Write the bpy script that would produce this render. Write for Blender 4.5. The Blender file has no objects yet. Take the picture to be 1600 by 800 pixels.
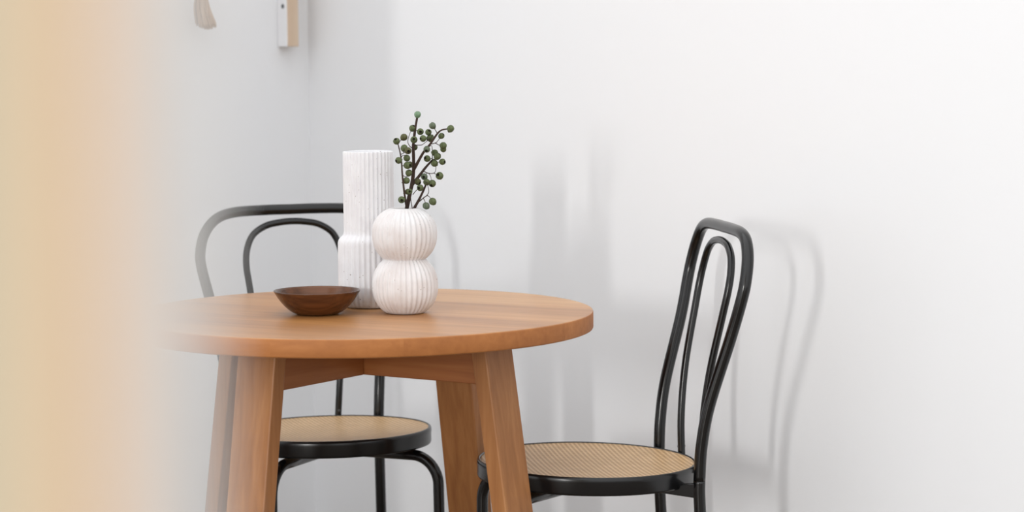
import bpy, bmesh, math, random
from mathutils import Vector, Matrix, noise

scene = bpy.context.scene
COL = scene.collection
PI = math.pi
R = math.radians

# ------------------------------------------------------------------ camera
LENS = 85.0
F = LENS / 36.0 * 1600.0
TILT, ROLL, CAM_H = 0.087, -0.009, 1.24
ct, st, cr, sr = math.cos(TILT), math.sin(TILT), math.cos(ROLL), math.sin(ROLL)
FWD = Vector((0, ct, -st)); UP0 = Vector((0, st, ct)); RT0 = Vector((1, 0, 0))
CX = RT0 * cr + UP0 * sr
CY = RT0 * (-sr) + UP0 * cr
CAM = Vector((0, 0, CAM_H))


def at(px, py, Y):
    """world point seen at a pixel of the 1600x800 frame, at depth Y"""
    d = CX * ((px - 800) / F) + CY * ((400 - py) / F) + FWD
    return CAM + d * (Y / d.y)


# ------------------------------------------------------------------ helpers
def link(name, bm, mats, parent=None, smooth=True, loc=None):
    me = bpy.data.meshes.new(name)
    bm.normal_update()
    bm.to_mesh(me)
    bm.free()
    o = bpy.data.objects.new(name, me)
    COL.objects.link(o)
    for m in (mats if isinstance(mats, (list, tuple)) else [mats]):
        me.materials.append(m)
    if smooth:
        for p in me.polygons:
            p.use_smooth = True
    if parent is not None:
        o.parent = parent
    if loc is not None:
        o.location = loc
    return o


def thing(name, label, cat, loc=(0, 0, 0), rz=0.0, group=None):
    o = bpy.data.objects.new(name, None)
    o.empty_display_size = 0.05
    COL.objects.link(o)
    o.location = loc
    o.rotation_euler = (0, 0, rz)
    o['label'] = label
    o['category'] = cat
    if group:
        o['group'] = group
    return o


def add_box(bm, lo, hi, M=None):
    r = bmesh.ops.create_cube(bm, size=1.0)
    c = [(lo[i] + hi[i]) / 2 for i in range(3)]
    s = [hi[i] - lo[i] for i in range(3)]
    for v in r['verts']:
        v.co = Vector((v.co.x * s[0] + c[0], v.co.y * s[1] + c[1], v.co.z * s[2] + c[2]))
        if M is not None:
            v.co = M @ v.co
    return r['verts']


def bevel_all(bm, w, seg=2):
    es = [e for e in bm.edges if len(e.link_faces) == 2 and e.calc_face_angle(0) > 0.5]
    bmesh.ops.bevel(bm, geom=es, offset=w, segments=seg, profile=0.5, affect='EDGES')


def catmull(pts, n=10):
    P = [Vector(p) for p in pts]
    P = [P[0] * 2 - P[1]] + P + [P[-1] * 2 - P[-2]]
    out = []
    for i in range(1, len(P) - 2):
        a, b, c, d = P[i - 1], P[i], P[i + 1], P[i + 2]
        for k in range(n):
            t = k / n
            out.append(0.5 * ((2 * b) + (c - a) * t + (2 * a - 5 * b + 4 * c - d) * t * t
                              + (3 * b - a - 3 * c + d) * t ** 3))
    out.append(P[-2].copy())
    return out


def add_tube(bm, pts, rad, seg=14, cap=True):
    """tube along points; rad is a number or a list"""
    n = len(pts)
    rads = rad if isinstance(rad, (list, tuple)) else [rad] * n
    rings = []
    nrm = None
    for i, p in enumerate(pts):
        t = (pts[min(i + 1, n - 1)] - pts[max(i - 1, 0)]).normalized()
        if nrm is None:
            a = Vector((0, 0, 1)) if abs(t.z) < 0.9 else Vector((1, 0, 0))
            nrm = (a - t * a.dot(t)).normalized()
        else:
            nrm = (nrm - t * nrm.dot(t)).normalized()
        bn = t.cross(nrm)
        rings.append([bm.verts.new(p + (nrm * math.cos(2 * PI * k / seg) + bn * math.sin(2 * PI * k / seg)) * rads[i])
                      for k in range(seg)])
    for a, b in zip(rings, rings[1:]):
        for k in range(seg):
            bm.faces.new((a[k], a[(k + 1) % seg], b[(k + 1) % seg], b[k]))
    if cap:
        bm.faces.new(list(reversed(rings[0])))
        bm.faces.new(rings[-1])
    return rings


def add_lathe(bm, prof, seg=64, flutes=0, amps=None, closed_ends=True, phase=0.0):
    """revolve (r, z) points; amps = depth of the flutes at each point"""
    rings = []
    for i, (r, z) in enumerate(prof):
        if r < 1e-6:
            rings.append([bm.verts.new((0, 0, z))])
            continue
        ring = []
        for k in range(seg):
            a = 2 * PI * k / seg
            rr = r
            if flutes and amps[i] > 0:
                rr = r - amps[i] * (0.5 - 0.5 * math.cos(flutes * a + phase))
            ring.append(bm.verts.new((rr * math.cos(a), rr * math.sin(a), z)))
        rings.append(ring)
    for a, b in zip(rings, rings[1:]):
        if len(a) == 1 and len(b) == 1:
            continue
        if len(a) == 1:
            for k in range(seg):
                bm.faces.new((a[0], b[(k + 1) % seg], b[k]))
        elif len(b) == 1:
            for k in range(seg):
                bm.faces.new((a[k], a[(k + 1) % seg], b[0]))
        else:
            for k in range(seg):
                bm.faces.new((a[k], a[(k + 1) % seg], b[(k + 1) % seg], b[k]))
    bmesh.ops.recalc_face_normals(bm, faces=bm.faces[:])
    return rings


# ------------------------------------------------------------------ materials
def srgb(r, g, b):
    f = lambda c: (c / 255 / 12.92) if c / 255 <= 0.04045 else ((c / 255 + 0.055) / 1.055) ** 2.4
    return (f(r), f(g), f(b), 1.0)


def new_mat(name, col, rough=0.5, spec=0.5):
    m = bpy.data.materials.new(name)
    m.use_nodes = True
    nt = m.node_tree
    b = nt.nodes['Principled BSDF']
    b.inputs['Base Color'].default_value = col
    b.inputs['Roughness'].default_value = rough
    b.inputs['Specular IOR Level'].default_value = spec
    return m, nt, b


def N(nt, kind, **kw):
    n = nt.nodes.new(kind)
    for k, v in kw.items():
        setattr(n, k, v)
    return n


def ramp(nt, stops, interp='LINEAR'):
    n = nt.nodes.new('ShaderNodeValToRGB')
    cr_ = n.color_ramp
    cr_.interpolation = interp
    while len(cr_.elements) < len(stops):
        cr_.elements.new(0.5)
    for e, (p, c) in zip(cr_.elements, stops):
        e.position = p
        e.color = c
    return n


def wood_mat(name, dark, mid, light, rot=(0, 0, 0), board=0.0, rough=0.45, scale=1.0, spread=0.38):
    """grain runs along local X after rotating the object coordinates by rot"""
    m, nt, b = new_mat(name, mid, rough, 0.4)
    L = nt.links.new
    tc = N(nt, 'ShaderNodeTexCoord')
    mp = N(nt, 'ShaderNodeMapping')
    mp.inputs['Rotation'].default_value = rot
    L(tc.outputs['Object'], mp.inputs['Vector'])
    sx = N(nt, 'ShaderNodeSeparateXYZ')
    L(mp.outputs['Vector'], sx.inputs[0])
    # per-board value
    bid = None
    if board:
        d = N(nt, 'ShaderNodeMath', operation='DIVIDE'); L(sx.outputs['Y'], d.inputs[0]); d.inputs[1].default_value = board
        fl = N(nt, 'ShaderNodeMath', operation='FLOOR'); L(d.outputs[0], fl.inputs[0])
        wn = N(nt, 'ShaderNodeTexWhiteNoise', noise_dimensions='1D'); L(fl.outputs[0], wn.inputs['W'])
        bid = wn.outputs['Value']
    sc = N(nt, 'ShaderNodeMapping')
    sc.inputs['Scale'].default_value = (3.0 * scale, 55 * scale, 55 * scale)
    L(mp.outputs['Vector'], sc.inputs['Vector'])
    if bid is not None:
        ad = N(nt, 'ShaderNodeVectorMath', operation='ADD')
        cm = N(nt, 'ShaderNodeCombineXYZ')
        mu = N(nt, 'ShaderNodeMath', operation='MULTIPLY'); L(bid, mu.inputs[0]); mu.inputs[1].default_value = 37.0
        L(mu.outputs[0], cm.inputs['X']); L(mu.outputs[0], cm.inputs['Z'])
        L(sc.outputs['Vector'], ad.inputs[0]); L(cm.outputs[0], ad.inputs[1])
        vec = ad.outputs[0]
    else:
        vec = sc.outputs['Vector']
    n1 = N(nt, 'ShaderNodeTexNoise'); n1.inputs['Scale'].default_value = 1.0
    n1.inputs['Detail'].default_value = 6; n1.inputs['Roughness'].default_value = 0.6
    n1.inputs['Distortion'].default_value = 0.4
    L(vec, n1.inputs['Vector'])
    sc2 = N(nt, 'ShaderNodeMapping'); sc2.inputs['Scale'].default_value = (1.5, 9, 9)
    L(mp.outputs['Vector'], sc2.inputs['Vector'])
    n2 = N(nt, 'ShaderNodeTexNoise'); n2.inputs['Scale'].default_value = 1.0; n2.inputs['Detail'].default_value = 2
    L(sc2.outputs['Vector'], n2.inputs['Vector'])
    mx = N(nt, 'ShaderNodeMath', operation='MULTIPLY_ADD')
    L(n1.outputs['Fac'], mx.inputs[0]); mx.inputs[1].default_value = 0.55
    m2 = N(nt, 'ShaderNodeMath', operation='MULTIPLY'); L(n2.outputs['Fac'], m2.inputs[0]); m2.inputs[1].default_value = 0.45
    L(m2.outputs[0], mx.inputs[2])
    fac = mx.outputs[0]
    if bid is not None:
        a2 = N(nt, 'ShaderNodeMath', operation='MULTIPLY_ADD')
        L(bid, a2.inputs[0]); a2.inputs[1].default_value = 0.26; a2.inputs[2].default_value = -0.13
        a3 = N(nt, 'ShaderNodeMath', operation='ADD'); L(fac, a3.inputs[0]); L(a2.outputs[0], a3.inputs[1])
        fac = a3.outputs[0]
    rp = ramp(nt, [(0.5 - spread / 2, dark), (0.5, mid), (0.5 + spread / 2, light)])
    L(fac, rp.inputs['Fac'])
    L(rp.outputs['Color'], b.inputs['Base Color'])
    bp = N(nt, 'ShaderNodeBump'); bp.inputs['Strength'].default_value = 0.03; bp.inputs['Distance'].default_value = 0.001
    L(n1.outputs['Fac'], bp.inputs['Height']); L(bp.outputs['Normal'], b.inputs['Normal'])
    return m


def paint_mat(name, col, rough=0.75, bump=0.08):
    m, nt, b = new_mat(name, col, rough, 0.3)
    tc = N(nt, 'ShaderNodeTexCoord')
    n = N(nt, 'ShaderNodeTexNoise'); n.inputs['Scale'].default_value = 260; n.inputs['Detail'].default_value = 3
    nt.links.new(tc.outputs['Object'], n.inputs['Vector'])
    bp = N(nt, 'ShaderNodeBump'); bp.inputs['Strength'].default_value = bump; bp.inputs['Distance'].default_value = 0.001
    nt.links.new(n.outputs['Fac'], bp.inputs['Height'])
    nt.links.new(bp.outputs['Normal'], b.inputs['Normal'])
    return m


M_wall = paint_mat('white wall paint', srgb(236, 237, 239))
M_cream = paint_mat('cream wall paint', srgb(188, 176, 152))
M_jamb = paint_mat('white gloss jamb paint', srgb(228, 226, 223), 0.5)
M_bead = wood_mat('honey timber bead', srgb(204, 172, 138), srgb(210, 178, 145), srgb(215, 184, 152), rot=(0, R(90), 0))
M_floor = wood_mat('oak floor boards', srgb(96, 84, 72), srgb(118, 105, 92), srgb(136, 122, 108), board=0.14, rough=0.4, scale=0.5)

GR = R(30)   # the boards of the top run along one arm of the cross beams
M_top = wood_mat('honey oak tabletop', srgb(152, 100, 54), srgb(182, 129, 76), srgb(204, 156, 102), rot=(0, 0, GR), board=0.105, rough=0.33, spread=0.48)
M_top.node_tree.nodes['Principled BSDF'].inputs['Specular IOR Level'].default_value = 0.6
M_edge = wood_mat('honey oak sawn edge', srgb(146, 88, 42), srgb(170, 108, 56), srgb(190, 130, 76), rot=(0, 0, GR), board=0.105, rough=0.6, spread=0.62)
M_leg = wood_mat('honey oak leg', srgb(128, 80, 40), srgb(158, 104, 57), srgb(180, 126, 76), rot=(0, R(90), 0), rough=0.42)
M_beam = wood_mat('honey oak beam', srgb(136, 80, 40), srgb(160, 98, 52), srgb(178, 116, 66), rough=0.45)
M_bowl = wood_mat('dark walnut bowl', srgb(48, 26, 12), srgb(74, 42, 21), srgb(112, 68, 38), rough=0.2, scale=0.8)

M_black, _, _b = new_mat('black lacquered tube', srgb(9, 9, 10), 0.2, 0.5)
M_rimblk, _, _b = new_mat('black moulded seat rim', srgb(12, 13, 15), 0.25, 0.5)
M_steel, _, _b = new_mat('steel screw', srgb(170, 170, 170), 0.3, 0.5)
_b.inputs['Metallic'].default_value = 1.0
M_dark, _, _b = new_mat('dark screw head', srgb(70, 70, 72), 0.4, 0.5)


def make_cane():
    m, nt, b = new_mat('woven cane', srgb(206, 170, 122), 0.42, 0.5)
    L = nt.links.new
    tc = N(nt, 'ShaderNodeTexCoord')

    def lattice(rot, s):
        mp = N(nt, 'ShaderNodeMapping')
        mp.inputs['Rotation'].default_value = (0, 0, rot)
        mp.inputs['Scale'].default_value = (1 / s, 1 / s, 0)
        L(tc.outputs['Object'], mp.inputs['Vector'])
        fr = N(nt, 'ShaderNodeVectorMath', operation='FRACTION'); L(mp.outputs['Vector'], fr.inputs[0])
        sb = N(nt, 'ShaderNodeVectorMath', operation='SUBTRACT'); L(fr.outputs[0], sb.inputs[0]); sb.inputs[1].default_value = (0.5, 0.5, 0)
        return sb.outputs[0]
    p = lattice(0.0, 0.0092)
    ln = N(nt, 'ShaderNodeVectorMath', operation='LENGTH'); L(p, ln.inputs[0])
    hole = ramp(nt, [(0.26, (1, 1, 1, 1)), (0.40, (0, 0, 0, 1))]); L(ln.outputs['Value'], hole.inputs['Fac'])
    # strands
    sx = N(nt, 'ShaderNodeSeparateXYZ'); L(p, sx.inputs[0])
    ab = N(nt, 'ShaderNodeMath', operation='ABSOLUTE'); L(sx.outputs['X'], ab.inputs[0])
    edge = ramp(nt, [(0.40, srgb(226, 192, 146)), (0.47, srgb(208, 170, 122)), (0.5, srgb(226, 194, 150))])
    L(ab.outputs[0], edge.inputs['Fac'])
    no = N(nt, 'ShaderNodeTexNoise'); no.inputs['Scale'].default_value = 30; L(tc.outputs['Object'], no.inputs['Vector'])
    mxn = N(nt, 'ShaderNodeMix', data_type='RGBA', blend_type='MULTIPLY')
    rn = ramp(nt, [(0.3, (0.86, 0.84, 0.8, 1)), (0.7, (1, 1, 1, 1))]); L(no.outputs['Fac'], rn.inputs['Fac'])
    mxn.inputs['Factor'].default_value = 1.0
    L(edge.outputs['Color'], mxn.inputs['A']); L(rn.outputs['Color'], mxn.inputs['B'])
    mx = N(nt, 'ShaderNodeMix', data_type='RGBA')
    L(hole.outputs['Color'], mx.inputs['Factor']); L(mxn.outputs['Result'], mx.inputs['A'])
    mx.inputs['B'].default_value = srgb(160, 118, 74)
    L(mx.outputs['Result'], b.inputs['Base Color'])
    bp = N(nt, 'ShaderNodeBump', invert=True); bp.inputs['Strength'].default_value = 0.5; bp.inputs['Distance'].default_value = 0.002
    L(hole.outputs['Color'], bp.inputs['Height']); L(bp.outputs['Normal'], b.inputs['Normal'])
    return m


M_cane = make_cane()


def make_ceramic(name, base, warm, seed):
    m, nt, b = new_mat(name, base, 0.62, 0.3)
    L = nt.links.new
    tc = N(nt, 'ShaderNodeTexCoord')
    mp = N(nt, 'ShaderNodeMapping'); mp.inputs['Location'].default_value = (seed, seed * 2, 0)
    L(tc.outputs['Object'], mp.inputs['Vector'])
    vo = N(nt, 'ShaderNodeTexVoronoi'); vo.inputs['Scale'].default_value = 170
    L(mp.outputs['Vector'], vo.inputs['Vector'])
    sp = N(nt, 'ShaderNodeSeparateColor'); L(vo.outputs['Color'], sp.inputs[0])
    # only some cells carry a speck, each of its own size
    th = N(nt, 'ShaderNodeMath', operation='MULTIPLY_ADD'); L(sp.outputs[0], th.inputs[0]); th.inputs[1].default_value = 0.6; th.inputs[2].default_value = -0.41
    lt = N(nt, 'ShaderNodeMath', operation='LESS_THAN'); L(vo.outputs['Distance'], lt.inputs[0]); L(th.outputs[0], lt.inputs[1])
    n = N(nt, 'ShaderNodeTexNoise'); n.inputs['Scale'].default_value = 35; n.inputs['Detail'].default_value = 4
    L(mp.outputs['Vector'], n.inputs['Vector'])
    rp = ramp(nt, [(0.35, base), (0.7, warm)]); L(n.outputs['Fac'], rp.inputs['Fac'])
    mx = N(nt, 'ShaderNodeMix', data_type='RGBA')
    L(lt.outputs[0], mx.inputs['Factor']); L(rp.outputs['Color'], mx.inputs['A'])
    mx.inputs['B'].default_value = srgb(160, 150, 145)
    L(mx.outputs['Result'], b.inputs['Base Color'])
    bp = N(nt, 'ShaderNodeBump'); bp.inputs['Strength'].default_value = 0.25; bp.inputs['Distance'].default_value = 0.001
    n3 = N(nt, 'ShaderNodeTexNoise'); n3.inputs['Scale'].default_value = 160; L(mp.outputs['Vector'], n3.inputs['Vector'])
    L(n3.outputs['Fac'], bp.inputs['Height']); L(bp.outputs['Normal'], b.inputs['Normal'])
    return m


M_cer1 = make_ceramic('white fluted ceramic', srgb(229, 229, 231), srgb(222, 221, 224), 1.0)
M_cer2 = make_ceramic('speckled white ceramic', srgb(224, 223, 224), srgb(214, 209, 208), 5.0)

M_stem, nt, b = new_mat('brown twig bark', srgb(66, 52, 46), 0.8, 0.2)
M_twig, nt, b = new_mat('thin twig', srgb(72, 66, 62), 0.8, 0.2)


def make_nut(name, c1, c2):
    m, nt, b = new_mat(name, c1, 0.65, 0.25)
    tc = N(nt, 'ShaderNodeTexCoord')
    n = N(nt, 'ShaderNodeTexNoise'); n.inputs['Scale'].default_value = 180; n.inputs['Detail'].default_value = 3
    nt.links.new(tc.outputs['Object'], n.inputs['Vector'])
    rp = ramp(nt, [(0.3, c1), (0.7, c2)]); nt.links.new(n.outputs['Fac'], rp.inputs['Fac'])
    nt.links.new(rp.outputs['Color'], b.inputs['Base Color'])
    return m


M_nuts = [make_nut('olive gumnut', srgb(70, 79, 50), srgb(104, 114, 80)),
          make_nut('grey green gumnut', srgb(74, 84, 66), srgb(110, 120, 100)),
          make_nut('brown green gumnut', srgb(66, 66, 42), srgb(98, 98, 66)),
          make_nut('pale green gumnut', srgb(96, 126, 98), srgb(132, 156, 128))]
M_hole, nt, b = new_mat('dark gumnut opening', srgb(34, 32, 24), 0.9, 0.1)
M_jute = wood_mat('jute fibre', srgb(138, 108, 84), srgb(176, 148, 124), srgb(204, 182, 158), rot=(0, R(90), 0), rough=0.9, scale=3)
M_cord = paint_mat('pale cotton cord', srgb(220, 208, 196), 0.9)
M_batten = wood_mat('raw pale timber', srgb(196, 170, 146), srgb(208, 184, 160), srgb(216, 196, 174), rot=(0, R(90), 0), rough=0.7)
M_white = paint_mat('white batten paint', srgb(238, 238, 240), 0.5)

# ------------------------------------------------------------------ room shell
A_W, SLOPE = 5.46, 1.20                      # right wall: Y = A_W - SLOPE * X
CORNER = Vector((-0.5045, 6.065, 0))
DR = Vector((1, -SLOPE, 0)).normalized()     # along the right wall, towards the camera
DL = Vector((-SLOPE, -1, 0)).normalized()    # along the back wall, to the left
NR = Vector((-SLOPE, -1, 0)).normalized()    # into the room from the right wall
NB = Vector((1, -SLOPE, 0)).normalized()     # into the room from the back wall


def on_back_wall(px, py):
    d = CX * ((px - 800) / F) + CY * ((400 - py) / F) + FWD
    return CAM + d * ((CORNER - CAM).dot(NB) / d.dot(NB))



def wall(name, p0, d, inward, length, z0, z1, thick, mat, start=0.0):
    bm = bmesh.new()
    a = p0 + d * start
    b_ = p0 + d * length
    c = b_ - inward * thick
    e = a - inward * thick
    lo = [bm.verts.new((p.x, p.y, z0)) for p in (a, b_, c, e)]
    hi = [bm.verts.new((p.x, p.y, z1)) for p in (a, b_, c, e)]
    bm.faces.new(lo); bm.faces.new(hi)
    for i in range(4):
        j = (i + 1) % 4
        bm.faces.new((lo[i], lo[j], hi[j], hi[i]))
    bmesh.ops.recalc_face_normals(bm, faces=bm.faces[:])
    o = link(name, bm, mat, smooth=False)
    o['kind'] = 'structure'
    return o


wall('wall_right', CORNER, DR, NR, 3.4, 0, 2.7, 0.12, M_wall)
wall('wall_back', CORNER, DL, NB, 2.2, 0, 2.7, 0.12, M_wall)
# unseen wall stub added left of the frame to shade the room corner
wall('wall_blocker', Vector((-1.0, 3.90, 0)), Vector((-1, 0, 0)), Vector((0, -1, 0)), 0.9, 0, 2.7, 0.12, M_wall)
# doorway just in front of the camera, on the left: cream wall face, timber corner bead, white reveal
NX, NY, NT = -0.0486, 0.294, 0.092
wall('wall_front', Vector((NX - 0.0078, NY, 0)), Vector((-1, 0, 0)), Vector((0, -1, 0)), 1.1, 0, 2.7, NT, M_cream)
bm = bmesh.new(); add_box(bm, (NX - 0.0076, NY + 0.010, 0), (NX, NY + NT, 2.7)); bevel_all(bm, 0.0015)
o = link('trim_1', bm, M_jamb, smooth=False); o['kind'] = 'structure'
bm = bmesh.new(); add_box(bm, (NX - 0.0076, NY - 0.0015, 0), (NX, NY + 0.0098, 2.7)); bevel_all(bm, 0.002)
o = link('trim_2', bm, M_bead, smooth=False); o['kind'] = 'structure'
bm = bmesh.new(); add_box(bm, (-7, -8, -0.05), (7, 6.6, 0))
o = link('floor', bm, M_floor, smooth=False); o['kind'] = 'structure'

# ------------------------------------------------------------------ table
TC = Vector((-0.280, 4.465, 0))
TOP_Z, TOP_R, TOP_T = 0.75, 0.43, 0.033
AX = R(-33.7)                                  # direction of one arm of the cross
table = thing('round_table', 'round honey oak dining table on four splayed plank legs, holding vases and bowl', 'table', TC)
bm = bmesh.new()
add_lathe(bm, [(0, TOP_Z), (0.20, TOP_Z), (TOP_R - 0.003, TOP_Z), (TOP_R - 0.0009, TOP_Z - 0.0009), (TOP_R, TOP_Z - 0.003),
               (TOP_R, TOP_Z - TOP_T + 0.003), (TOP_R - 0.0009, TOP_Z - TOP_T + 0.0009), (TOP_R - 0.003, TOP_Z - TOP_T),
               (0.2, TOP_Z - TOP_T), (0, TOP_Z - TOP_T)], 192)
top = link('tabletop', bm, [M_top, M_edge], table)
for p in top.data.polygons:
    p.use_smooth = abs(p.normal.z) < 0.5
    p.material_index = 1 if p.use_smooth else 0
ZB = TOP_Z - TOP_T                            # underside
SPL = 0.145
LEG_W, LEG_T, R_OUT = 0.085, 0.032, 0.304
for k in range(4):
    a = AX + k * PI / 2
    bm = bmesh.new()
    vs = []
    for z in (ZB, 0.0):
        ro = R_OUT + SPL * (ZB - z)
        for (r, t) in ((ro - LEG_T, -LEG_W / 2), (ro, -LEG_W / 2), (ro, LEG_W / 2), (ro - LEG_T, LEG_W / 2)):
            vs.append(bm.verts.new((r, t, z)))
    bm.faces.new(vs[0:4]); bm.faces.new(vs[4:8])
    for i in range(4):
        j = (i + 1) % 4
        bm.faces.new((vs[i], vs[j], vs[4 + j], vs[4 + i]))
    bmesh.ops.recalc_face_normals(bm, faces=bm.faces[:])
    bevel_all(bm, 0.0025, 2)
    o = link('leg', bm, M_leg, table, smooth=False)
    o.rotation_euler = (0, 0, a)
BEAM_H, BEAM_T = 0.083, 0.030
for k in range(2):
    a = AX + k * PI / 2
    bm = bmesh.new()

    def half(x0, x1, s0, s1):
        vs = []
        for z, e in ((ZB - BEAM_H, 1), (ZB, 0)):
            for (x, y) in ((x0 + s0 * e, -BEAM_T / 2), (x1 + s1 * e, -BEAM_T / 2), (x1 + s1 * e, BEAM_T / 2), (x0 + s0 * e, BEAM_T / 2)):
                vs.append(bm.verts.new((x, y, z)))
        bm.faces.new(vs[0:4]); bm.faces.new(vs[4:8])
        for i in range(4):
            j = (i + 1) % 4
            bm.faces.new((vs[i], vs[j], vs[4 + j], vs[4 + i]))
    e_ = R_OUT - LEG_T - 0.0005
    d_ = SPL * BEAM_H
    if k == 0:
        half(-e_, e_, -d_, d_)
    else:
        half(-e_, -BEAM_T / 2 - 0.0004, -d_, 0)
        half(BEAM_T / 2 + 0.0004, e_, 0, d_)
    bmesh.ops.recalc_face_normals(bm, faces=bm.faces[:])
    bevel_all(bm, 0.0015, 1)
    o = link('cross_beam', bm, M_beam, table, smooth=False)
    o.rotation_euler = (0, 0, a)

# ------------------------------------------------------------------ chairs
SEAT_Z = 0.453
TUBE, TUBE2 = 0.0112, 0.0072


def interp(tab, z):
    if z <= tab[0][0]:
        return tab[0][1]
    for (z0, v0), (z1, v1) in zip(tab, tab[1:]):
        if z <= z1:
            t = (z - z0) / (z1 - z0)
            return v0 + (v1 - v0) * t
    return tab[-1][1]


B_OUT = [(0, 0.215), (0.25, 0.187), (0.36, 0.180), (0.453, 0.177), (0.57, 0.190), (0.66, 0.220), (0.76, 0.246), (0.85, 0.264), (0.90, 0.272)]
B_IN = [(0.42, 0.204), (0.55, 0.204), (0.66, 0.222), (0.76, 0.245), (0.87, 0.266)]
HOOP = [(0.1625, 0.435), (0.166, 0.50), (0.174, 0.577), (0.191, 0.70), (0.205, 0.775), (0.205, 0.810), (0.193, 0.847), (0.167, 0.876), (0.128, 0.889),
        (0.06, 0.892), (0, 0.892)]
INNER = [(0.078, 0.432), (0.084, 0.52), (0.093, 0.62), (0.103, 0.73), (0.107, 0.775), (0.103, 0.810), (0.088, 0.840), (0.06, 0.858), (0.03, 0.8645), (0, 0.8665)]


def mirror(path):
    return [(u, z) for u, z in path] + [(-u, z) for u, z in reversed(path[:-1])]


def smooth_b(tab, z):
    return sum(interp(tab, z + d) for d in (-0.05, -0.025, 0, 0.025, 0.05)) / 5


def make_chair(label, loc, rz):
    t = thing('cane_chair', label, 'chair', loc, rz)
    # seat rim: ring with a rounded outer band, tilted slightly back
    tilt = Matrix.Translation((0, 0, SEAT_Z)) @ Matrix.Rotation(R(1.5), 4, 'X') @ Matrix.Translation((0, 0, -SEAT_Z))
    bm = bmesh.new()
    z = SEAT_Z
    add_lathe(bm, [(0.192, z - 0.004), (0.2030, z - 0.0005), (0.2040, z + 0.0018), (0.2058, z + 0.0022), (0.2080, z + 0.0008), (0.2092, z - 0.003),
                   (0.2092, z - 0.0085), (0.2085, z - 0.0110), (0.2085, z - 0.028), (0.2070, z - 0.0315), (0.2035, z - 0.0325), (0.192, z - 0.0325),
                   (0.192, z - 0.004)], 128)
    bm.transform(tilt)
    link('seat_rim', bm, M_rimblk, t)
    bm = bmesh.new()
    prof = [(0, z - 0.0065)] + [(r, z - 0.0065 + 0.0065 * (r / 0.2033) ** 2.2) for r in [0.02 * i for i in range(1, 11)]] + [(0.2033, z + 0.0004), (0.2033, z - 0.0035)]
    prof += [(0.15, z - 0.0085), (0, z - 0.0125)]
    add_lathe(bm, prof, 96)
    bm.transform(tilt)
    o = link('cane_seat', bm, M_cane, t)
    o['label'] = 'natural woven cane seat panel'
    # outer hoop and rear legs
    pts = [Vector((u, -smooth_b(B_OUT, zz), zz)) for u, zz in mirror(HOOP)]
    bm = bmesh.new(); add_tube(bm, catmull(pts, 8), TUBE, 20)
    link('back_hoop', bm, M_black, t)
    pts = [Vector((u, -smooth_b(B_IN, zz), zz)) for u, zz in mirror(INNER)]
    bm = bmesh.new(); add_tube(bm, catmull(pts, 8), TUBE2, 16)
    ih = link('inner_hoop', bm, M_black, t)
    for s in (-1, 1):
        bm = bmesh.new()
        c = Vector((s * 0.0815, -0.204, 0.459))
        d = Vector((s * 0.37, -0.93, 0)).normalized()
        add_tube(bm, [c - d * 0.0085, c - d * 0.0080, c - d * 0.0072, c + d * 0.0074, c + d * 0.0082, c + d * 0.0086], [0.0008, 0.0024, 0.003, 0.003, 0.0024, 0.0008], 10)
        link('screw', bm, M_dark, ih)
    for s in (-1, 1):
        path = [(0.1625, 0.4345), (0.163, 0.40), (0.166, 0.30), (0.172, 0.16), (0.178, 0.0)]
        pts = [Vector((s * u, -smooth_b(B_OUT, zz), zz)) for u, zz in path]
        bm = bmesh.new(); add_tube(bm, catmull(pts, 8), TUBE, 20)
        link('leg', bm, M_black, t)
    for s in (-1, 1):
        d = Vector((s * 0.7071, 0.7071, 0))
        z0 = SEAT_Z - 0.0325 - TUBE + 0.001
        rb = 0.058
        rl = 0.247
        pts = [d * 0.05 + Vector((0, 0, z0)), d * (rl - rb) + Vector((0, 0, z0))]
        for k in range(1, 13):
            a = PI / 2 * k / 12
            pts.append(d * (rl - rb + rb * math.sin(a)) + Vector((0, 0, z0 - rb + rb * math.cos(a))))
        pts += [d * (rl + 0.002) + Vector((0, 0, 0.2)), d * (rl + 0.006)]
        bm = bmesh.new(); add_tube(bm, pts, TUBE, 20)
        link('leg', bm, M_black, t)
    for s in (-1, 1):
        # strap from the underside of the seat to the rear leg
        bm = bmesh.new()
        a = Vector((s * 0.105, -0.105, SEAT_Z - 0.0400))
        b_ = Vector((s * 0.160, -0.174, SEAT_Z - 0.0400))
        d = (b_ - a).normalized(); q = Vector((-d.y, d.x, 0))
        vs = []
        for (p, w, h0, h1) in ((a, 0.014, -0.0035, 0.0070), (b_, 0.008, -0.010, 0.0165)):
            for (qq, hh) in ((-w, h0), (w, h0), (w, h1), (-w, h1)):
                vs.append(bm.verts.new(p + q * qq + Vector((0, 0, hh))))
        bm.faces.new(vs[0:4]); bm.faces.new(vs[4:8])
        for i in range(4):
            j = (i + 1) % 4
            bm.faces.new((vs[i], vs[j], vs[4 + j], vs[4 + i]))
        bmesh.ops.recalc_face_normals(bm, faces=bm.faces[:])
        bevel_all(bm, 0.002, 2)
        link('bracket', bm, M_black, t, smooth=False)
    return t


make_chair('black tubular hoop back chair with tan cane seat standing alone right of the table', (0.139, 4.545, 0), R(189.7 - 90))
make_chair('black tubular hoop back chair behind the table, partly hidden by the white vases', (-0.379, 4.95, 0), R(291 - 90))

# ------------------------------------------------------------------ vases
def arc_profile(pts, n):
    c = catmull([Vector((r, 0, z)) for r, z in pts], n)
    return [(p.x, p.z) for p in c]


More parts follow.
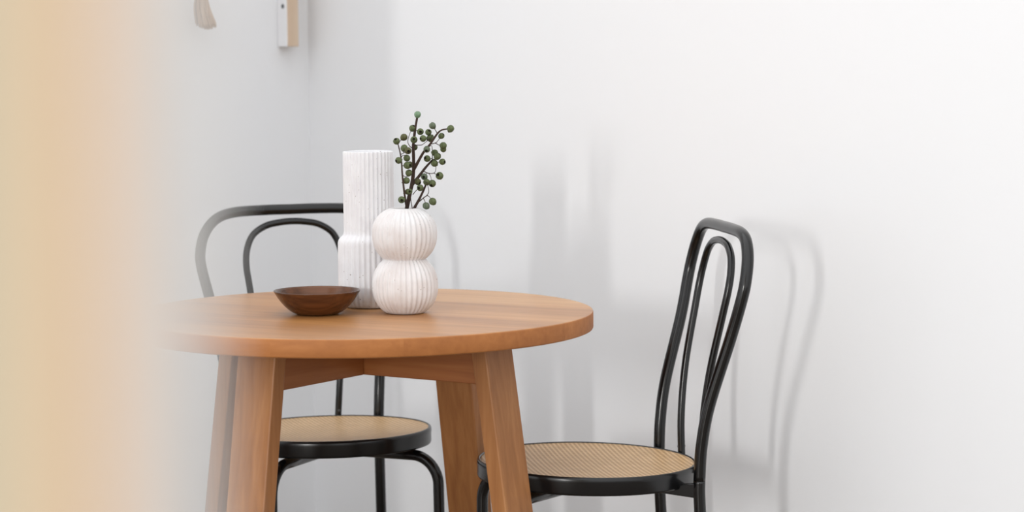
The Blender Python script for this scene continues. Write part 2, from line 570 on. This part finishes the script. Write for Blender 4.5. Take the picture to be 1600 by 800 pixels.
tall_loc = at(576, 482, 4.50); tall_loc = Vector((tall_loc.x, 4.545, TOP_Z + 0.0004))
t = thing('tall_vase', 'tall white fluted cylinder vase with stepped narrower neck behind the round vase', 'vase', tall_loc, R(3))
bm = bmesh.new()
out = [(0, 0), (0.040, 0), (0.0470, 0.001), (0.0520, 0.006), (0.0560, 0.015), (0.0582, 0.026), (0.0590, 0.040), (0.0590, 0.08), (0.0590, 0.118), (0.0585, 0.124),
       (0.0565, 0.129), (0.0520, 0.1335), (0.0490, 0.1365), (0.0478, 0.140), (0.0475, 0.146), (0.0475, 0.20), (0.0475, 0.25), (0.0475, 0.2915), (0.0468, 0.2930),
       (0.0450, 0.2935), (0.0436, 0.2925), (0.0430, 0.290), (0.0430, 0.15), (0.050, 0.12), (0.050, 0.02), (0, 0.012)]
am = [0, 0, 0.0006, 0.0018, 0.0024, 0.0026, 0.0026, 0.0026, 0.0026, 0.0026, 0.0025, 0.0022, 0.0020, 0.0020, 0.0022, 0.0024, 0.0024, 0.0024, 0.0018, 0.0004] + [0] * 6
add_lathe(bm, out, 432, 36, am)
link('body', bm, M_cer1, t)

round_loc = at(632.5, 492, 4.40); round_loc = Vector((round_loc.x, 4.43, TOP_Z + 0.0004))
t = thing('bubble_vase', 'white speckled vase of two stacked ribbed globes holding gumnut branches', 'vase', round_loc, R(2))
bm = bmesh.new()
prof, am = [(0, 0.0), (0.033, 0.0)], [0, 0]
NPT = 30


def globe(zc, rx, rlo, rhi, t0, t1):
    for k in range(NPT + 1):
        th = t0 + (t1 - t0) * k / NPT
        # fuller than a circle towards both ends
        yield rx * max(0.0, 1 - abs(math.sin(th)) ** 2.25) ** 0.5, zc + (rhi if th > 0 else rlo) * math.sin(th)


for k, (rr, zz) in enumerate(globe(0.0495, 0.0608, 0.0590, 0.0627, -0.99, 0.91)):
    if k > 0:
        prof.append((rr, max(zz, 0.0006))); am.append(0.0027 * min(1, k / 4))
for k, (rr, zz) in enumerate(globe(0.1470, 0.0602, 0.0602, 0.0511, -0.91, 1.12)):
    prof.append((rr, zz)); am.append(0.0027 * min(1, (NPT - k) / 6 + 0.05))
prof = sorted(set(prof), key=prof.index)
am = am[:len(prof)]
rz_ = prof[-1]
prof += [(rz_[0] - 0.002, rz_[1] + 0.0006), (rz_[0] - 0.0042, rz_[1] - 0.0004), (rz_[0] - 0.0052, rz_[1] - 0.003), (0.045, 0.17), (0.055, 0.147), (0.045, 0.12), (0.034, 0.098), (0.045, 0.08), (0.055, 0.05),
         (0.035, 0.012), (0, 0.008)]
am += [0] * 11
add_lathe(bm, prof, 432, 36, am)
link('body', bm, M_cer2, t)

# ------------------------------------------------------------------ bowl
bowl_loc = at(493.5, 494, 4.39); bowl_loc = Vector((bowl_loc.x, 4.425, TOP_Z + 0.0004))
t = thing('wooden_bowl', 'small shallow dark brown wooden bowl left of the white vases', 'bowl', bowl_loc)
bm = bmesh.new()
add_lathe(bm, [(0, 0.0008), (0.026, 0.0005), (0.034, 0), (0.0385, 0.0006), (0.0455, 0.0038), (0.0530, 0.0090), (0.0605, 0.0160), (0.0672, 0.0238), (0.0728, 0.0316), (0.0770, 0.0385),
               (0.0797, 0.0428), (0.0795, 0.0440), (0.0780, 0.0440), (0.0752, 0.0400), (0.0690, 0.0305), (0.0590, 0.0190), (0.0470, 0.0105), (0.034, 0.0070), (0.018, 0.0045), (0, 0.0040)], 128)
link('body', bm, M_bowl, t)

# ------------------------------------------------------------------ gumnut branches
random.seed(11)
YB = 4.43


def bp(x, y, dz=0.0):
    """coordinates read from an enlarged view of the branch, dz = towards the wall"""
    return at(600 + x / 4.44, 160 + y / 4.44, YB + dz)


branches = [
    dict(label='tallest gumnut branch with thick dark central stem, left and upright in the vase',
         stems=[[(150, 790, 0), (158, 735, .004), (178, 640, .006), (195, 560, .008), (205, 470, .008), (205, 380, .008), (203, 300, .010), (212, 215, .012), (222, 150, .012), (231, 100, .012)],
                [(160, 735, .0), (150, 690, -.006), (138, 600, -.012), (127, 500, -.016), (122, 420, -.018), (112, 350, -.016), (96, 285, -.014)],
                [(205, 470, .008), (240, 405, .002), (275, 345, -.004), (320, 290, -.008), (368, 220, -.010), (400, 192, -.012), (440, 184, -.012)],
                [(196, 570, .008), (240, 515, .016), (290, 450, .022), (335, 402, .026), (350, 398, .026)],
                [(370, 216, -.010), (355, 190, -.010), (340, 170, -.010)],
                [(325, 290, -.008), (360, 280, -.004), (380, 258, 0), (396, 240, 0)],
                [(355, 282, -.004), (385, 298, 0), (408, 308, .002)],
                [(203, 300, .010), (230, 297, .006), (262, 295, .002), (290, 275, -.002), (320, 252, -.004)],
                [(203, 320, .010), (180, 305, .012), (165, 270, .014), (180, 215, .014), (195, 185, .014)],
                [(118, 360, -.018), (140, 350, -.018), (165, 335, -.018)],
                [(335, 402, .026), (335, 350, .022), (330, 300, .018), (300, 322, .016)],
                [(270, 475, .018), (310, 492, .014), (350, 488, .012), (360, 455, .012), (352, 425, .012)],
                [(310, 492, .014), (322, 510, .012), (335, 560, .010)],
                [(345, 490, .012), (365, 500, .010), (384, 510, .010)],
                [(200, 640, .006), (225, 610, .002), (252, 594, 0)]],
         rads=[.0042, .0023, .0030, .0032, .0008, .0008, .0008, .0009, .0009, .0007, .0008, .0009, .0007, .0007, .0008],
         nuts=[(233, 85, 3, .012, 1), (198, 180, 0, .014, 1), (252, 203, 0, .002, 1), (308, 208, 0, .004, .95), (337, 162, 1, -.010, 1), (462, 183, 0, -.012, 1.05), (398, 233, 0, 0, .9),
               (272, 250, 0, -.010, 1), (322, 248, 0, .006, 1.1), (208, 260, 0, -.004, 1.05), (138, 242, 2, -.006, 1.05), (87, 270, 0, -.014, 1), (140, 318, 0, -.012, 1.05), (166, 335, 2, -.022, 1.05),
               (213, 312, 0, .018, .9), (297, 325, 1, -.012, 1), (410, 300, 0, .004, 1.05), (412, 325, 0, .012, .9), (352, 350, 0, .018, 1), (370, 375, 0, .010, 1.05), (300, 390, 0, .012, 1), (405, 412, 0, .012, .95),
               (350, 422, 0, .014, 1.05), (102, 402, 0, -.022, 1), (158, 386, 0, -.010, 1), (162, 437, 0, -.014, 1.1), (172, 490, 0, -.006, 1), (155, 543, 0, -.008, 1), (180, 432, 2, .020, .95),
               (280, 515, 1, .014, 1), (386, 510, 0, .010, 1.15), (335, 562, 0, .010, 1.1), (252, 592, 0, -.002, 1), (166, 620, 2, -.004, .9), (122, 675, 0, -.014, 1.05), (233, 550, 2, .012, 1)]),
    dict(label='short gumnut branch leaning right out of the vase mouth',
         stems=[[(190, 790, .002), (210, 735, .006), (240, 680, .010), (265, 630, .012), (285, 585, .014), (296, 556, .014)],
                [(245, 688, .010), (275, 662, .008), (298, 645, .004), (310, 620, 0), (306, 585, -.002), (298, 556, -.002)],
                [(298, 645, .004), (315, 655, .002), (336, 685, 0)],
                [(272, 665, .008), (283, 685, .004), (293, 715, 0)]],
         rads=[.0031, .0010, .0008, .0008],
         nuts=[(295, 553, 0, .006, 1), (338, 688, 0, 0, 1.1), (293, 718, 1, 0, 1.05)]),
    dict(label='thin bare gumnut twig between the two thicker stems at the vase mouth',
         stems=[[(202, 790, -.006), (196, 735, -.008), (188, 690, -.010), (184, 650, -.010), (180, 628, -.010)]],
         rads=[.0010], nuts=[(178, 618, 0, -.013, .85)]),
]


def make_nut_bm(r, d):
    """urn shaped gumnut: base at -d (its stalk), rim with a dark opening at +d"""
    bm = bmesh.new()
    prof = [(0, -1.15), (0.25, -1.05), (0.62, -0.80), (0.90, -0.40), (1.0, 0.0), (0.95, 0.38), (0.76, 0.70), (0.55, 0.86), (0.50, 0.95), (0.42, 0.96), (0.34, 0.88), (0.0, 0.80)]
    rings = []
    seg = 16
    for (q, z) in prof:
        rings.append([bm.verts.new((q * r * math.cos(2 * PI * k / seg), q * r * math.sin(2 * PI * k / seg), z * r)) for k in range(seg)] if q > 0 else [bm.verts.new((0, 0, z * r))])
    for i, (a, b_) in enumerate(zip(rings, rings[1:])):
        for k in range(seg):
            k2 = (k + 1) % seg
            vs = [a[k], a[k2], b_[k2], b_[k]] if len(a) > 1 and len(b_) > 1 else ([a[0], b_[k2], b_[k]] if len(a) == 1 else [a[k], a[k2], b_[0]])
            f = bm.faces.new(vs)
            f.material_index = 1 if i >= 9 else 0
    bmesh.ops.recalc_face_normals(bm, faces=bm.faces[:])
    q = Vector((0, 0, 1)).rotation_difference(d)
    for v in bm.verts:
        n = noise.noise(v.co * 300) * 0.05
        v.co = q @ (v.co * (1 + n))
    return bm


for br in branches:
    base = bp(*br['stems'][0][0])
    t = thing('gumnut_branch', br['label'], 'branch', base)
    samples = []
    bm = bmesh.new()
    for path, rad in zip(br['stems'], br['rads']):
        pts = catmull([bp(*p) - base for p in path], 6)
        n = len(pts)
        rr = [rad * (1 - 0.55 * i / (n - 1)) * (1 + 0.10 * noise.noise(Vector(p) * 120)) for i, p in enumerate(pts)]
        for i, p in enumerate(pts):
            samples.append(p)
        add_tube(bm, pts, rr, 8)
    link('stem', bm, M_stem, t)
    for (x, y, mi, dz, sc) in br['nuts']:
        c = bp(x, y, dz) - base
        near = min(samples, key=lambda p: (p - c).length)
        r = 0.0063 * sc
        out = (c - near)
        jit = Vector((random.uniform(-1, 1), random.uniform(-1.6, 0.4), random.uniform(-0.8, 0.8)))
        d = (out.normalized() * 0.9 + jit * 0.8).normalized() if out.length > 0.001 else jit.normalized()
        if mi == 3:
            d = Vector((0.1, -0.1, 1)).normalized()
        nut = link('gumnut', make_nut_bm(r, d), [M_nuts[mi], M_hole], t, loc=c)
        # its stalk
        a = near; e = c - d * r * 1.05
        mid = (a + e) / 2 + (e - c) * 0.4
        bm = bmesh.new()
        add_tube(bm, catmull([a - c, mid - c, e - c, e - c + d * r * 0.2], 5), 0.00065, 6)
        link('stalk', bm, M_twig, nut)

# ------------------------------------------------------------------ things on the back wall
P = on_back_wall(434, 73)
ang = math.atan2(-DL.y, -DL.x)
zb = P.z
t = thing('wall_batten', 'narrow pale timber batten with white side fixed upright near the room corner', 'batten', (P.x, P.y, zb), ang)
bm = bmesh.new()
vs = add_box(bm, (0, -0.041, 0), (0.035, -0.0003, 0.62))
bevel_all(bm, 0.0012, 1)
bm.normal_update()
for f in bm.faces:
    f.material_index = 1 if f.normal.x < -0.5 else 0
link('board', bm, [M_batten, M_white], t, smooth=False)
bm = bmesh.new()
zs = on_back_wall(438, 10).z - zb
add_tube(bm, [Vector((0.001, -0.025, zs)), Vector((-0.0012, -0.025, zs)), Vector((-0.0020, -0.025, zs))], [0.0055, 0.0055, 0.004], 16)
link('screw', bm, M_dark, t)

YT = on_back_wall(320, 20).y - 0.075
tl = at(314, -60, YT)
t = thing('hanging_tassel', 'beige fibre tassel hanging on the back wall left of the batten', 'tassel', tl)
rnd = random.Random(4)
bm = bmesh.new()
n0 = at(314, -8, YT) - tl
for i in range(170):
    a = rnd.uniform(0, 2 * PI); q = math.sqrt(rnd.random())
    ca, sa = math.cos(a), math.sin(a)
    topp = n0 + Vector((ca * q * 0.0125, sa * q * 0.010, 0.004))
    u = ca * q
    ex, ey = 321 + 16.5 * u, 44 - 5.0 * (u < 0) * (-u) - 3 * (u > 0.6) + rnd.uniform(-3, 2)
    e = at(ex, ey, YT + sa * q * 0.018) - tl
    m1 = topp.lerp(e, 0.45) + Vector((-0.004 + u * 0.001, 0, 0))
    add_tube(bm, catmull([topp, m1, e], 5), [0.0013] * 6 + [0.0015] * 5, 5)
link('skirt', bm, M_jute, t)
bm = bmesh.new()
for i in range(6):
    zc = n0.z + 0.001 + i * 0.0042
    ring = [Vector((n0.x + 0.0135 * math.cos(2 * PI * k / 24), n0.y + 0.0110 * math.sin(2 * PI * k / 24), zc + 0.0042 * k / 24)) for k in range(25)]
    add_tube(bm, ring, 0.0024, 8)
link('neck_wrap', bm, M_cord, t)
bm = bmesh.new()
k0 = n0 + Vector((0, 0, 0.027))
bmesh.ops.create_uvsphere(bm, u_segments=20, v_segments=14, radius=0.014, matrix=Matrix.Translation(k0 + Vector((0, 0, 0.010))))
link('knot', bm, M_jute, t)
bm = bmesh.new()
pk = k0 + Vector((0.0, 0.0, 0.30))
add_tube(bm, catmull([k0 + Vector((0, 0, 0.015)), k0 + Vector((-0.004, 0.004, 0.15)), pk + Vector((0, 0, 0.003))], 8), 0.002, 8)
link('cord', bm, M_cord, t)
bm = bmesh.new()
dn = -NB
add_tube(bm, [pk - dn * 0.012, pk - dn * 0.008, pk + dn * 0.075], [0.006, 0.006, 0.003], 12)
link('peg', bm, M_steel, t)

# ------------------------------------------------------------------ light
w = bpy.data.worlds.new('room daylight')
scene.world = w
w.use_nodes = True
bg = w.node_tree.nodes['Background']
# soft room light, strongest from the assumed window side (left) and from above
wn = w.node_tree
tcw = N(wn, 'ShaderNodeTexCoord')
dt = N(wn, 'ShaderNodeVectorMath', operation='DOT_PRODUCT')
dt.inputs[1].default_value = Vector((-0.70, -0.15, 0.75)).normalized()
wn.links.new(tcw.outputs['Generated'], dt.inputs[0])
ma = N(wn, 'ShaderNodeMath', operation='MULTIPLY_ADD')
wn.links.new(dt.outputs['Value'], ma.inputs[0])
ma.inputs[1].default_value = 0.42
ma.inputs[2].default_value = 1.28
wn.links.new(ma.outputs[0], bg.inputs['Strength'])
bg.inputs['Color'].default_value = (0.985, 0.992, 1.0, 1)

# lamp added for an assumed tall narrow window, behind and left of the camera
assumed_win = bpy.data.lights.new('assumed_window_lamp', 'AREA')
assumed_win.shape = 'RECTANGLE'
assumed_win.size, assumed_win.size_y = 0.28, 1.5
assumed_win.energy = 190.0
assumed_win.color = (1.0, 0.985, 0.96)
so = bpy.data.objects.new('assumed_window_lamp', assumed_win)
COL.objects.link(so)
so.location = (-4.4, -5.0, 2.0)
so.rotation_euler = Vector((4.1, 9.6, -0.9)).to_track_quat('-Z', 'Y').to_euler()

# ------------------------------------------------------------------ camera object
cam = bpy.data.cameras.new('camera')
cam.lens = LENS
cam.sensor_width = 36
cam.clip_start = 0.02
cam.dof.use_dof = True
cam.dof.focus_distance = 4.46
cam.dof.aperture_fstop = 4.0
co = bpy.data.objects.new('camera', cam)
COL.objects.link(co)
m = Matrix((CX, CY, -FWD)).transposed().to_4x4()
m.translation = CAM
co.matrix_world = m
scene.camera = co

scene.view_settings.view_transform = 'Standard'
scene.view_settings.look = 'None'
scene.view_settings.gamma = 1.0
scene.view_settings.use_curve_mapping = False
scene.view_settings.exposure = 0.10
